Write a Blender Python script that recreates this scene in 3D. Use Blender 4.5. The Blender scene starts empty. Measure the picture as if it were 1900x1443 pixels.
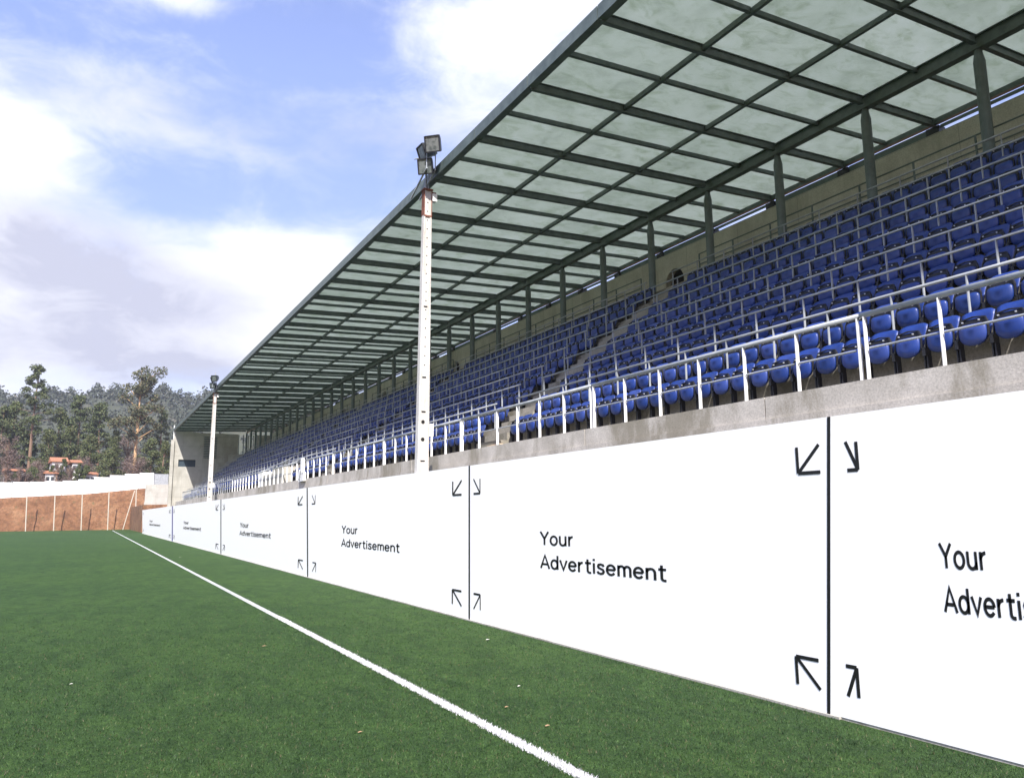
import bpy, math, random
import numpy as np
from mathutils import Vector, Matrix

# ------------------------------------------------------------------ camera, world, sun, exposure
scene = bpy.context.scene
CAM_H = 2.703
YAW, PITCH, ROLL, FPX = 0.5008, 0.1599, -0.0096, 1436.2
def cam_axes():
    cy, sy, cp, sp = math.cos(YAW), math.sin(YAW), math.cos(PITCH), math.sin(PITCH)
    F = Vector((sy*cp, cy*cp, sp)); R = Vector((cy, -sy, 0)); U = R.cross(F)
    cr, sr = math.cos(ROLL), math.sin(ROLL)
    return cr*R + sr*U, -sr*R + cr*U, F
R_, U_, F_ = cam_axes()
cam = bpy.data.objects.new('camera', bpy.data.cameras.new('camera'))
scene.collection.objects.link(cam)
cam.matrix_world = Matrix(((R_.x, U_.x, -F_.x, 0), (R_.y, U_.y, -F_.y, 0), (R_.z, U_.z, -F_.z, CAM_H), (0, 0, 0, 1)))
cam.data.sensor_width = 36; cam.data.lens = FPX/1900*36
cam.data.clip_start = 0.1; cam.data.clip_end = 5000
scene.camera = cam
def ray(px, py):                      # direction of a photo pixel (1900 x 1443)
    return F_ + R_*((px-950)/FPX) - U_*((py-721.5)/FPX)
def project(p):
    d = Vector(p) - Vector((0, 0, CAM_H)); z = d.dot(F_)
    if z <= 0.05: return None
    return 950 + FPX*d.dot(R_)/z, 721.5 - FPX*d.dot(U_)/z
def at_y(px, py, Y):                  # point of that direction at depth Y along the stand
    d = ray(px, py); t = Y/d.y
    return Vector((d.x*t, Y, CAM_H + d.z*t))

SUN_TO = Vector((-.76, -1.95, 2.0)).normalized()
SUN_EL = math.asin(SUN_TO.z); SUN_AZ = math.atan2(SUN_TO.x, SUN_TO.y)
world = bpy.data.worlds.new('World'); scene.world = world; world.use_nodes = True
sun = bpy.data.objects.new('sun', bpy.data.lights.new('sun', 'SUN'))
scene.collection.objects.link(sun)
sun.data.energy = 4.4; sun.data.angle = math.radians(0.53); sun.data.color = (1.0, 0.96, 0.89)
sun.rotation_euler = SUN_TO.to_track_quat('Z', 'Y').to_euler()
scene.view_settings.view_transform = 'Standard'; scene.view_settings.look = 'None'
scene.view_settings.gamma = 1; scene.view_settings.exposure = 0.98
scene.cycles.max_bounces = 6; scene.cycles.diffuse_bounces = 3; scene.cycles.glossy_bounces = 2
scene.cycles.transmission_bounces = 4; scene.cycles.transparent_max_bounces = 6
scene.cycles.caustics_reflective = False; scene.cycles.caustics_refractive = False

def build_sky():
    nt = world.node_tree; N = nt.nodes; L = nt.links; N.clear()
    def n(t, **k):
        x = N.new(t)
        for a, b in k.items(): setattr(x, a, b)
        return x
    def m(op, a, b=None, c=None, clamp=False):
        x = n('ShaderNodeMath', operation=op, use_clamp=clamp)
        for i, v in enumerate((a, b, c)):
            if v is None: continue
            if isinstance(v, (int, float)): x.inputs[i].default_value = v
            else: L.new(v, x.inputs[i])
        return x.outputs[0]
    out = n('ShaderNodeOutputWorld'); bg = n('ShaderNodeBackground'); bg.inputs[1].default_value = 0.1
    L.new(bg.outputs[0], out.inputs[0])
    sky = n('ShaderNodeTexSky', sky_type='NISHITA', sun_disc=False)
    sky.sun_elevation = SUN_EL; sky.sun_rotation = SUN_AZ; sky.air_density = 1.0; sky.dust_density = 0.6; sky.ozone_density = 1.0
    tc = n('ShaderNodeTexCoord')
    mp = n('ShaderNodeMapping'); mp.inputs['Scale'].default_value = (1, 1, 2.0); L.new(tc.outputs['Generated'], mp.inputs[0])
    def noise(scale, detail, rough, dist, off):
        mm = n('ShaderNodeMapping'); mm.inputs['Location'].default_value = off; L.new(mp.outputs[0], mm.inputs[0])
        x = n('ShaderNodeTexNoise'); x.inputs['Scale'].default_value = scale; x.inputs['Detail'].default_value = detail
        x.inputs['Roughness'].default_value = rough; x.inputs['Distortion'].default_value = dist
        L.new(mm.outputs[0], x.inputs['Vector']); return x.outputs['Fac']
    n1 = noise(3.4, 10, .60, .35, (3.1, .4, 1.7)); n2 = noise(11.0, 9, .66, .6, (.3, 5.2, .9)); n3 = noise(4.5, 7, .6, .3, (7.3, 1.1, 4.4))
    # cumulus banks in given directions: (px, py, width px, height px, weight)
    def blobs(lst):
        tot = None
        for px, py, w, h, wt in lst:
            d = ray(px, py).normalized(); r = d.cross(Vector((0, 0, 1))).normalized(); u = r.cross(d)
            def dot(v):
                x = n('ShaderNodeVectorMath', operation='DOT_PRODUCT'); L.new(tc.outputs['Generated'], x.inputs[0]); x.inputs[1].default_value = v; return x.outputs['Value']
            a = m('DIVIDE', dot(r), w/FPX); b = m('DIVIDE', dot(u), h/FPX)
            q = m('ADD', m('MULTIPLY', a, a), m('MULTIPLY', b, b))
            g = m('MULTIPLY', m('EXPONENT', m('MULTIPLY', q, -1.0)), wt)
            g = m('MULTIPLY', g, m('GREATER_THAN', dot(d), 0.0))
            tot = g if tot is None else m('ADD', tot, g)
        return tot
    cov = blobs([(1000, 40, 180, 90, .22), (900, 190, 150, 100, .16), (20, 265, 110, 60, .28), (130, 450, 170, 90, .16), (200, 590, 320, 90, .27),
                 (560, 520, 190, 85, .34), (430, 650, 300, 50, .24), (180, 140, 150, 60, .16), (330, -5, 60, 25, .25),
                 (-250, 500, 240, 300, .3), (560, 250, 200, 80, .10), (820, 60, 120, 70, .08),
                 (520, 90, 200, 60, -.10), (330, 330, 130, 45, -.14), (650, 350, 120, 60, -.08), (60, 40, 170, 40, -.14), (80, 150, 60, 30, -.05), (450, 395, 120, 25, -.08)])
    gen = m('ADD', m('MULTIPLY', n1, 0.60), m('MULTIPLY', n2, 0.40))
    dens = m('ADD', gen, cov)
    mask = n('ShaderNodeMapRange'); mask.interpolation_type = 'SMOOTHSTEP'; L.new(dens, mask.inputs[0])
    mask.inputs[1].default_value = 0.43; mask.inputs[2].default_value = 0.84
    base = blobs([(190, 545, 260, 75, .95), (60, 650, 280, 55, .8), (330, 690, 180, 40, .5), (130, 450, 130, 70, .6), (30, 420, 120, 80, .4), (200, 190, 150, 60, .5), (840, 290, 200, 90, .4), (430, 700, 120, 20, .5), (600, 250, 200, 80, .5)])
    shade = m('MULTIPLY', base, m('SUBTRACT', m('ADD', m('MULTIPLY', n3, 2.0), m('MULTIPLY', n2, 1.4)), .80), clamp=True)
    cc = n('ShaderNodeMix', data_type='RGBA'); L.new(shade, cc.inputs[0])
    cc.inputs[6].default_value = (6.6, 6.65, 7.0, 1); cc.inputs[7].default_value = (3.5, 3.6, 4.5, 1)
    def mixv(col, fac):
        x = n('ShaderNodeVectorMath', operation='SCALE'); L.new(col, x.inputs[0]); L.new(fac, x.inputs['Scale']); return x.outputs[0]
    tint = n('ShaderNodeMix', data_type='RGBA', blend_type='MULTIPLY'); tint.inputs[0].default_value = 1
    sz = n('ShaderNodeSeparateXYZ'); L.new(tc.outputs['Generated'], sz.inputs[0])
    low = m('ADD', m('MULTIPLY', sz.outputs['Z'], 1.25), .36, clamp=True)
    L.new(mixv(sky.outputs[0], low), tint.inputs[6]); tint.inputs[7].default_value = (1.8, 1.5, 1.7, 1)
    mx = n('ShaderNodeMix', data_type='RGBA'); L.new(mask.outputs[0], mx.inputs[0]); L.new(tint.outputs[2], mx.inputs[6]); L.new(cc.outputs[2], mx.inputs[7])
    L.new(mx.outputs[2], bg.inputs[0])
build_sky()

# ------------------------------------------------------------------ helpers
C = scene.collection
rnd = random.Random(7)
HAZE = 0.0003
def lin(c): return tuple(((x/255)/12.92 if x/255 <= .04045 else (((x/255)+.055)/1.055)**2.4) for x in c)
class MB:
    def __init__(s): s.v = []; s.f = []
    def add(s, vs, fs):
        o = len(s.v); s.v += [tuple(v) for v in vs]; s.f += [tuple(i+o for i in f) for f in fs]; return s
    def box(s, x0, x1, y0, y1, z0, z1):
        return s.add([(x0,y0,z0),(x1,y0,z0),(x1,y1,z0),(x0,y1,z0),(x0,y0,z1),(x1,y0,z1),(x1,y1,z1),(x0,y1,z1)],
                     [(3,2,1,0),(4,5,6,7),(0,1,5,4),(1,2,6,5),(2,3,7,6),(3,0,4,7)])
    def bar(s, a, b, w, h, up=(0,0,1)):
        a = Vector(a); b = Vector(b); d = (b-a).normalized(); r = d.cross(Vector(up))
        if r.length < 1e-4: r = d.cross(Vector((1,0,0)))
        r.normalize(); u = r.cross(d)
        vs = [p + r*sx*w/2 + u*sz*h/2 for p in (a, b) for sx, sz in ((-1,-1),(1,-1),(1,1),(-1,1))]
        return s.add(vs, [(0,1,2,3)[::-1],(4,5,6,7),(0,4,5,1)[::-1],(1,5,6,2)[::-1],(2,6,7,3)[::-1],(3,7,4,0)[::-1]][:6])
    def tube(s, pts, rs, n=8, cap=True):
        pts = [Vector(p) for p in pts]
        if not hasattr(rs, '__len__'): rs = [rs]*len(pts)
        rings = []
        for i, p in enumerate(pts):
            d = (pts[min(i+1, len(pts)-1)] - pts[max(i-1, 0)]).normalized()
            r = d.cross(Vector((0, 0, 1)))
            if r.length < .02: r = d.cross(Vector((0, 1, 0)))
            r.normalize(); u = r.cross(d)
            rings.append([p + (r*math.cos(k*2*math.pi/n) + u*math.sin(k*2*math.pi/n))*rs[i] for k in range(n)])
        vs = [q for r in rings for q in r]; fs = []
        for i in range(len(pts)-1):
            for k in range(n):
                fs.append((i*n+k, i*n+(k+1)%n, (i+1)*n+(k+1)%n, (i+1)*n+k))
        if cap: fs += [tuple(range(n))[::-1], tuple(range((len(pts)-1)*n, len(pts)*n))]
        return s.add(vs, fs)
    def prism(s, poly, axis, a, b):
        # poly: 2-D outline; axis 'y': (x,z) extruded along y; axis 'x': (y,z) along x; axis 'z': (x,y) along z
        f = {'y': lambda p, t: (p[0], t, p[1]), 'x': lambda p, t: (t, p[0], p[1]), 'z': lambda p, t: (p[0], p[1], t)}[axis]
        n = len(poly); vs = [f(p, a) for p in poly] + [f(p, b) for p in poly]
        return s.add(vs, [tuple(range(n)), tuple(range(n, 2*n))[::-1]] + [(i, i+n, (i+1)%n+n, (i+1)%n) for i in range(n)])
    def mesh(s, name, mats, smooth=False, fix=True):
        me = bpy.data.meshes.new(name); me.from_pydata(s.v, [], s.f); me.update()
        if fix:
            import bmesh
            bm = bmesh.new(); bm.from_mesh(me); bmesh.ops.recalc_face_normals(bm, faces=bm.faces); bm.to_mesh(me); bm.free()
        for m_ in (mats if isinstance(mats, (list, tuple)) else [mats]): me.materials.append(m_)
        if smooth:
            for p in me.polygons: p.use_smooth = True
        return me
    def build(s, name, mat, parent=None, loc=None, smooth=False, fix=True):
        return link(name, s.mesh(name, mat, smooth, fix), parent, loc)
def link(name, data, parent=None, loc=None):
    o = bpy.data.objects.new(name, data); C.objects.link(o)
    if parent is not None: o.parent = parent
    if loc is not None: o.location = loc
    return o
def tag(o, label=None, cat=None, group=None, kind=None):
    if label: o['label'] = label
    if cat: o['category'] = cat
    if group: o['group'] = group
    if kind: o['kind'] = kind
    return o
def thing(name, loc, label, cat, group=None, rz=0):
    o = link(name, None, None, loc); o.rotation_euler = (0, 0, rz); return tag(o, label, cat, group)
ONES = ['', 'first', 'second', 'third', 'fourth', 'fifth', 'sixth', 'seventh', 'eighth', 'ninth', 'tenth', 'eleventh', 'twelfth',
        'thirteenth', 'fourteenth', 'fifteenth', 'sixteenth', 'seventeenth', 'eighteenth', 'nineteenth']
TENS = {2: ('twenty', 'twentieth'), 3: ('thirty', 'thirtieth'), 4: ('forty', 'fortieth'), 5: ('fifty', 'fiftieth'), 6: ('sixty', 'sixtieth'), 7: ('seventy', 'seventieth'), 8: ('eighty', 'eightieth')}
def nth(n):
    if n < 20: return ONES[n]
    t, o = divmod(n, 10)
    return TENS[t][1] if o == 0 else TENS[t][0] + '-' + ONES[o]

# ------------------------------------------------------------------ materials
def mat(name, col, rough=.6, metal=0, spec=None, var=None, bump=None, extra=None):
    m = bpy.data.materials.new(name); m.use_nodes = True; nt = m.node_tree
    b = nt.nodes['Principled BSDF']; b.inputs['Base Color'].default_value = (*col, 1)
    b.inputs['Roughness'].default_value = rough; b.inputs['Metallic'].default_value = metal
    if spec is not None: b.inputs['Specular IOR Level'].default_value = spec
    if extra: extra(nt, b)
    return m
def nd(nt, t, **k):
    x = nt.nodes.new(t)
    for a, b in k.items(): setattr(x, a, b)
    return x
def coords(nt, scale=(1, 1, 1), gen='Object'):
    if gen == 'World':
        g = nd(nt, 'ShaderNodeNewGeometry'); src = g.outputs['Position']
    else:
        g = nd(nt, 'ShaderNodeTexCoord'); src = g.outputs[gen]
    mp = nd(nt, 'ShaderNodeMapping'); mp.inputs['Scale'].default_value = scale
    nt.links.new(src, mp.inputs[0]); return mp.outputs[0]
def noise(nt, vec, scale, detail=4, rough=.55, dist=0):
    x = nd(nt, 'ShaderNodeTexNoise'); x.inputs['Scale'].default_value = scale; x.inputs['Detail'].default_value = detail
    x.inputs['Roughness'].default_value = rough; x.inputs['Distortion'].default_value = dist
    nt.links.new(vec, x.inputs['Vector']); return x.outputs['Fac']
def ramp(nt, fac, stops):
    r = nd(nt, 'ShaderNodeValToRGB'); e = r.color_ramp.elements
    while len(e) < len(stops): e.new(.5)
    for i, (p, c) in enumerate(stops): e[i].position = p; e[i].color = (*c, 1) if len(c) == 3 else c
    nt.links.new(fac, r.inputs[0]); return r.outputs[0]
def mixc(nt, fac, a, b, mode='MIX'):
    x = nd(nt, 'ShaderNodeMix', data_type='RGBA', blend_type=mode)
    for i, v in ((0, fac), (6, a), (7, b)):
        if isinstance(v, (int, float)): x.inputs[i].default_value = v
        elif isinstance(v, tuple): x.inputs[i].default_value = (*v, 1)
        else: nt.links.new(v, x.inputs[i])
    return x.outputs[2]
def bump(nt, b, h, strength=.3, dist=.02):
    x = nd(nt, 'ShaderNodeBump'); x.inputs['Strength'].default_value = strength; x.inputs['Distance'].default_value = dist
    nt.links.new(h, x.inputs['Height']); nt.links.new(x.outputs[0], b.inputs['Normal'])

def concrete(name, c0, c1, stain=(.09, .08, .045), amt=.5, streak=(.9, .9, .12), form=None):
    def ex(nt, b):
        w = coords(nt, (1, 1, 1), 'World')
        base = ramp(nt, noise(nt, w, 1.3, 6, .6), [(.3, c0), (.7, c1)])
        speck = ramp(nt, noise(nt, w, 28, 5, .75), [(.35, (.62, .62, .62)), (.58, (1, 1, 1))])
        col = mixc(nt, .8, base, speck, 'MULTIPLY')
        st = ramp(nt, noise(nt, coords(nt, streak, 'World'), 1.0, 7, .68, .4), [(.50, (0, 0, 0)), (.61, (1, 1, 1))])
        f = nd(nt, 'ShaderNodeMath', operation='MULTIPLY'); nt.links.new(st, f.inputs[0]); f.inputs[1].default_value = amt
        col = mixc(nt, f.outputs[0], col, stain)
        if form:      # formwork joints
            br = nd(nt, 'ShaderNodeTexBrick'); br.offset = form[2]
            br.inputs['Scale'].default_value = 1; br.inputs['Brick Width'].default_value = form[0]; br.inputs['Row Height'].default_value = form[1]
            br.inputs['Mortar Size'].default_value = .012; br.inputs['Mortar Smooth'].default_value = .3
            br.inputs['Color1'].default_value = (1, 1, 1, 1); br.inputs['Color2'].default_value = (.9, .9, .9, 1); br.inputs['Mortar'].default_value = (.5, .5, .48, 1)
            g = nd(nt, 'ShaderNodeNewGeometry'); sp = nd(nt, 'ShaderNodeSeparateXYZ'); cb = nd(nt, 'ShaderNodeCombineXYZ')
            nt.links.new(g.outputs['Position'], sp.inputs[0])
            ad = nd(nt, 'ShaderNodeMath', operation='ADD'); nt.links.new(sp.outputs['X'], ad.inputs[0]); nt.links.new(sp.outputs['Y'], ad.inputs[1])
            nt.links.new(ad.outputs[0], cb.inputs['X']); nt.links.new(sp.outputs['Z'], cb.inputs['Y']); nt.links.new(cb.outputs[0], br.inputs['Vector'])
            col = mixc(nt, .75, col, br.outputs['Color'], 'MULTIPLY')
        nt.links.new(col, b.inputs['Base Color'])
        bump(nt, b, noise(nt, w, 30, 5, .7), .35, .01)
    return mat(name, c0, .9, extra=ex)

M_conc = concrete('cast concrete', (.40, .37, .32), (.62, .58, .52), (.15, .13, .08), .62, (.55, .55, .2))
M_terr = concrete('terrace concrete', (.26, .24, .20), (.36, .33, .28), (.10, .09, .06), .6, (.8, .8, .8))
M_back = concrete('back wall concrete', (.50, .49, .43), (.62, .61, .54), (.29, .28, .23), .45, (.5, .5, .12), form=(2.9, 1.05, .5))
M_end = concrete('end wall concrete', (.42, .405, .36), (.52, .50, .45), (.22, .2, .16), .45, (.3, .3, .12), form=(2.4, 1.3, 0))
M_pole = concrete('whitewashed concrete', (.58, .56, .53), (.70, .68, .65), (.36, .28, .22), .5, (3.5, 3.5, .3))
def steel_ex(a, c):
    def ex(nt, b):
        w = coords(nt, (1, 1, 1), 'World')
        nt.links.new(ramp(nt, noise(nt, w, 3.5, 5, .6), [(.3, a), (.7, c)]), b.inputs['Base Color'])
    return ex
M_green = mat('dark green painted steel', (.03, .05, .045), .45, extra=steel_ex((.066, .090, .082), (.125, .155, .142)))
M_column = mat('grey green painted steel', (.1, .13, .12), .5, extra=steel_ex((.085, .115, .11), (.13, .165, .16)))
M_galv = mat('galvanised steel', (.36, .38, .4), .5, .2, extra=steel_ex((.26, .28, .30), (.42, .44, .46)))
M_white = mat('white paint', (.78, .78, .77), .5, extra=steel_ex((.70, .70, .69), (.80, .80, .79)))
def seat_ex(nt, b):
    oi = nd(nt, 'ShaderNodeObjectInfo')
    w = coords(nt, (1, 1, 1), 'Object')
    base = ramp(nt, oi.outputs['Random'], [(0, (.009, .031, .165)), (.8, (.014, .041, .22)), (1, (.032, .060, .25))])
    dust = ramp(nt, noise(nt, w, 9, 5, .6), [(.5, (0, 0, 0)), (.8, (.25, .25, .25))])
    nt.links.new(mixc(nt, dust, base, (.07, .09, .15)), b.inputs['Base Color'])
M_seat = mat('blue seat plastic', (.025, .05, .3), .38, extra=seat_ex)
M_black = mat('black plastic', (.012, .012, .016), .5)
M_bolt = mat('bright bolt', (.7, .7, .7), .3, .6)
M_ink = mat('black lettering', (.006, .006, .006), .5)
M_navy = mat('navy strip', (.02, .02, .22), .5)
M_board = mat('white hoarding sheet', (.93, .925, .91), .5, spec=.2)
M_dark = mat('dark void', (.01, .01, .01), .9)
M_rust = mat('rusty steel', (.16, .05, .03), .9, extra=steel_ex((.10, .03, .02), (.26, .10, .06)))
M_lampgrey = mat('floodlight housing', (.05, .06, .06), .5, .2, extra=steel_ex((.035, .045, .045), (.07, .08, .08)))
def glass_ex(nt, b):
    nt.links.new(ramp(nt, noise(nt, coords(nt, (1, 1, 1), 'World'), 6, 3), [(.4, (.10, .12, .12)), (.6, (.22, .24, .24))]), b.inputs['Base Color'])
M_lens = mat('floodlight glass', (.3, .3, .3), .12, .3, extra=glass_ex)

def translucent(name):
    m = bpy.data.materials.new(name); m.use_nodes = True; nt = m.node_tree; nt.nodes.clear()
    o = nd(nt, 'ShaderNodeOutputMaterial'); tr = nd(nt, 'ShaderNodeBsdfTranslucent'); gl = nd(nt, 'ShaderNodeBsdfDiffuse')
    mx = nd(nt, 'ShaderNodeMixShader'); mx.inputs[0].default_value = .35
    w = coords(nt, (1, 1, 1), 'World')
    oi = nd(nt, 'ShaderNodeObjectInfo')
    c = ramp(nt, noise(nt, w, 1.1, 9, .72, .5), [(.30, (.48, .525, .48)), (.5, (.56, .605, .56)), (.7, (.60, .64, .61))])
    grime = ramp(nt, noise(nt, coords(nt, (.8, 1.6, 1), 'World'), 1.4, 8, .7, 1.2), [(.50, (1, 1, 1)), (.74, (.66, .71, .60))])
    c = mixc(nt, .8, c, grime, 'MULTIPLY')
    c = mixc(nt, .6, c, ramp(nt, oi.outputs['Random'], [(0, (.86, .88, .86)), (1, (1, 1, 1))]), 'MULTIPLY')
    nt.links.new(c, tr.inputs['Color']); nt.links.new(c, gl.inputs['Color'])
    nt.links.new(tr.outputs[0], mx.inputs[1]); nt.links.new(gl.outputs[0], mx.inputs[2]); nt.links.new(mx.outputs[0], o.inputs[0])
    return m
M_panel = translucent('translucent roof sheet')

# ------------------------------------------------------------------ ground, turf, line
def turf_ex(nt, b):
    w = coords(nt, (1, 1, 1), 'World')
    fine = ramp(nt, noise(nt, w, 38, 6, .78), [(.32, (.007, .019, .007)), (.50, (.031, .072, .019)), (.66, (.082, .150, .044))])
    mid = ramp(nt, noise(nt, coords(nt, (1.0, .5, 1), 'World'), 1.9, 8, .7, .6), [(.34, (.70, .73, .76)), (.60, (1.22, 1.16, 1.08))])
    big = ramp(nt, noise(nt, w, .16, 3, .5), [(.35, (.88, .9, .92)), (.65, (1.1, 1.06, 1.0))])
    c = mixc(nt, 1, mixc(nt, 1, fine, mid, 'MULTIPLY'), big, 'MULTIPLY')
    fl = ramp(nt, noise(nt, w, 7.5, 7, .8), [(.36, (.62, .66, .66)), (.50, (1, 1, 1)), (.62, (1.35, 1.28, 1.2))])
    c = mixc(nt, 1, c, fl, 'MULTIPLY')
    br = ramp(nt, noise(nt, w, 120, 2, .6), [(.62, (0, 0, 0)), (.72, (.6, .6, .6))])
    c = mixc(nt, br, c, (.13, .12, .055))
    nt.links.new(c, b.inputs['Base Color'])
    bump(nt, b, noise(nt, w, 55, 5, .8), .9, .03)
M_turf = mat('artificial turf', (.04, .1, .03), .85, spec=.15, extra=turf_ex)
def soil_ex(nt, b):
    w = coords(nt, (1, 1, 1), 'World')
    a = ramp(nt, noise(nt, w, .25, 8, .7, .4), [(.3, (.14, .062, .028)), (.5, (.24, .115, .055)), (.72, (.35, .20, .105))])
    s = ramp(nt, noise(nt, w, 1.7, 6, .75), [(.35, (.6, .6, .6)), (.6, (1.1, 1.1, 1.1))])
    c = mixc(nt, 1, a, s, 'MULTIPLY')
    g = ramp(nt, noise(nt, w, .9, 6, .7), [(.60, (0, 0, 0)), (.7, (.7, .7, .7))])
    nt.links.new(mixc(nt, g, c, (.10, .10, .04)), b.inputs['Base Color']); bump(nt, b, noise(nt, w, 1.2, 8, .75), .8, .5)
M_soil = mat('red earth', (.3, .14, .06), .95, extra=soil_ex)
g = MB(); g.add([(-2500, -600, -.02), (2500, -600, -.02), (2500, 3500, -.02), (-2500, 3500, -.02)], [(0, 1, 2, 3)])
tag(g.build('ground', M_soil, fix=False), kind='structure')
g = MB(); g.add([(-70, -20, 0), (9.6, -20, 0), (9.6, 203, 0), (-70, 203, 0)], [(0, 1, 2, 3)])
tag(g.build('pitch', M_turf, fix=False), kind='structure')
def line_ex(nt, b):
    w = coords(nt, (1, 1, 1), 'World')
    c = ramp(nt, noise(nt, w, 42, 6, .8), [(.36, (.20, .25, .18)), (.50, (.52, .52, .53)), (.62, (.74, .74, .75))])
    c = mixc(nt, 1, c, ramp(nt, noise(nt, w, 1.1, 5, .7), [(.3, (.80, .82, .78)), (.6, (1, 1, 1))]), 'MULTIPLY')
    nt.links.new(c, b.inputs['Base Color']); bump(nt, b, noise(nt, w, 60, 4, .8), .9, .03)
M_line = mat('white turf line', (.8, .8, .8), .9, spec=.1, extra=line_ex)
def linex(y): return 4.70 + .0045*max(y, 0)
LINE_HW = .088
def line_w(y): return LINE_HW*(.62 if y < 12 else min(1.0, .62+.38*(y-12)/8))
g = MB(); ys = list(np.linspace(-6, 24, 31))+list(np.linspace(26, 190, 50)); vs = []
for y in ys: vs += [(linex(y)-line_w(y), y, .004), (linex(y)+line_w(y), y, .004)]
g.add(vs, [(2*i, 2*i+1, 2*i+3, 2*i+2) for i in range(len(ys)-1)])
tag(g.build('touchline', M_line, fix=False), kind='structure')

def blades():
    r = np.random.default_rng(3); pts = []
    # real blades over the part of the pitch nearest the camera, thinning out with distance
    N = 620000
    X = r.uniform(-9, 8.86, N); Y = r.uniform(1.5, 30, N)
    d = np.hypot(X, Y); keep = r.random(N) < np.clip((9.0/np.maximum(d, 3))**2.0, 0, 1)*np.clip((30-Y)/12, 0, 1)
    ang = np.arctan2(X, Y); keep &= (ang > YAW-.75) & (ang < YAW+.75)
    X = X[keep]; Y = Y[keep]
    Ye = r.uniform(2.5, 22, 42000)**1.0; Xe = 4.70+.0045*Ye+r.normal(0, .052, len(Ye)); kk = r.random(len(Ye)) < np.clip(8/Ye, 0, 1)
    X = np.concatenate([X, Xe[kk]]); Y = np.concatenate([Y, Ye[kk]]); d = np.hypot(X, Y); n = len(X)
    h = r.uniform(.016, .038, n); wd = r.uniform(.0018, .0034, n)*(1+.07*d); a = r.uniform(0, 2*np.pi, n); la = r.uniform(0, 2*np.pi, n); ln = r.uniform(.2, 1.0, n)*h
    dx = np.cos(a)*wd; dy = np.sin(a)*wd
    P = np.zeros((n, 3, 3)); P[:, 0] = np.stack([X-dx, Y-dy, np.zeros(n)], 1); P[:, 1] = np.stack([X+dx, Y+dy, np.zeros(n)], 1)
    P[:, 2] = np.stack([X+np.cos(la)*ln, Y+np.sin(la)*ln, h], 1)
    me = bpy.data.meshes.new('turf_blades'); me.vertices.add(n*3); me.vertices.foreach_set('co', P.ravel())
    me.loops.add(n*3); me.loops.foreach_set('vertex_index', np.arange(n*3)); me.polygons.add(n); me.polygons.foreach_set('loop_start', np.arange(n)*3)
    me.polygons.foreach_set('loop_total', np.full(n, 3))
    lx = 4.70 + .0045*Y
    on = np.abs(X-lx) < LINE_HW+r.normal(0, .013, n)
    me.materials.append(M_blade); me.materials.append(M_lineblade)
    me.polygons.foreach_set('material_index', on.astype(np.int32)); me.update(); me.validate()
    return tag(link('grass', me), 'short green artificial grass blades standing up on the pitch in front', 'grass', kind='stuff')
def blade_ex(nt, b):
    gm = nd(nt, 'ShaderNodeNewGeometry'); w = coords(nt, (1, .5, 1), 'World')
    c = ramp(nt, gm.outputs['Random Per Island'], [(0, (.008, .023, .008)), (.40, (.021, .056, .015)), (.85, (.050, .102, .028)), (.97, (.10, .09, .05))])
    mid = ramp(nt, noise(nt, w, 1.9, 8, .7, .6), [(.34, (.68, .71, .74)), (.60, (1.12, 1.08, 1.0))])
    fl = ramp(nt, noise(nt, coords(nt, (1, 1, 1), 'World'), 7.5, 7, .8), [(.36, (.6, .64, .64)), (.50, (1, 1, 1)), (.62, (1.3, 1.22, 1.15))])
    c = mixc(nt, 1, c, fl, 'MULTIPLY')
    nt.links.new(mixc(nt, 1, c, mid, 'MULTIPLY'), b.inputs['Base Color'])
M_blade = mat('turf blade', (.05, .12, .03), .6, spec=.25, extra=blade_ex)
def lb_ex(nt, b):
    gm = nd(nt, 'ShaderNodeNewGeometry')
    nt.links.new(ramp(nt, gm.outputs['Random Per Island'], [(0, (.30, .30, .32)), (.35, (.58, .57, .60)), (1, (.80, .79, .80))]), b.inputs['Base Color'])
M_lineblade = mat('white turf blade', (.7, .7, .7), .6, extra=lb_ex)
blades()

# ------------------------------------------------------------------ grandstand
Y0, Y1 = -7.0, 108.0
PX = 10.0; SLAB = 4.60; TREAD, RISE = .872, .681; NROW = 9
def floor_z(i): return SLAB + RISE*(i-1)
def riser_x(i): return 10.98 + TREAD*(i-2)         # face of the step that carries row i
WALK_Z = floor_z(10); WALK_X = riser_x(10); WALL_X = 21.3
AISLES = [(19.85, 21.3), (37.7, 39.15), (55.6, 57.05), (73.4, 74.85), (91.2, 92.65)]
ROOF_XF, ROOF_ZF, SL, BAY, BAY4, D, YC1 = 9.40, 13.75, .0374, 2.963, 3.135, 3.143, 12.82
def roof_z(x): return ROOF_ZF + (x-ROOF_XF)*SL
KS = list(range(-5, 32))
def ky(k): return YC1 + (k-1)*D
Y1 = ky(31) + .3
stand = thing('grandstand', (15, 50, 0), 'long covered concrete grandstand with translucent green-framed roof beside the pitch', 'grandstand')
def P(mb, name, m, parent=None, **k):
    if parent is None:
        parent = stand
    o = mb.build(name, m, parent, **k)
    if parent is stand: o.matrix_parent_inverse = WINV
    return o
WINV = Matrix.Translation((-15, -50, 0))
prof = [(PX+.25, 0), (PX+.25, SLAB)]
for i in range(2, 11): prof += [(riser_x(i), floor_z(i-1)), (riser_x(i), floor_z(i))]
prof += [(WALL_X, WALK_Z), (WALL_X, 0)]
terr = P(MB().prism(prof, 'y', Y0, Y1-.35), 'terrace', M_terr)
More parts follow.
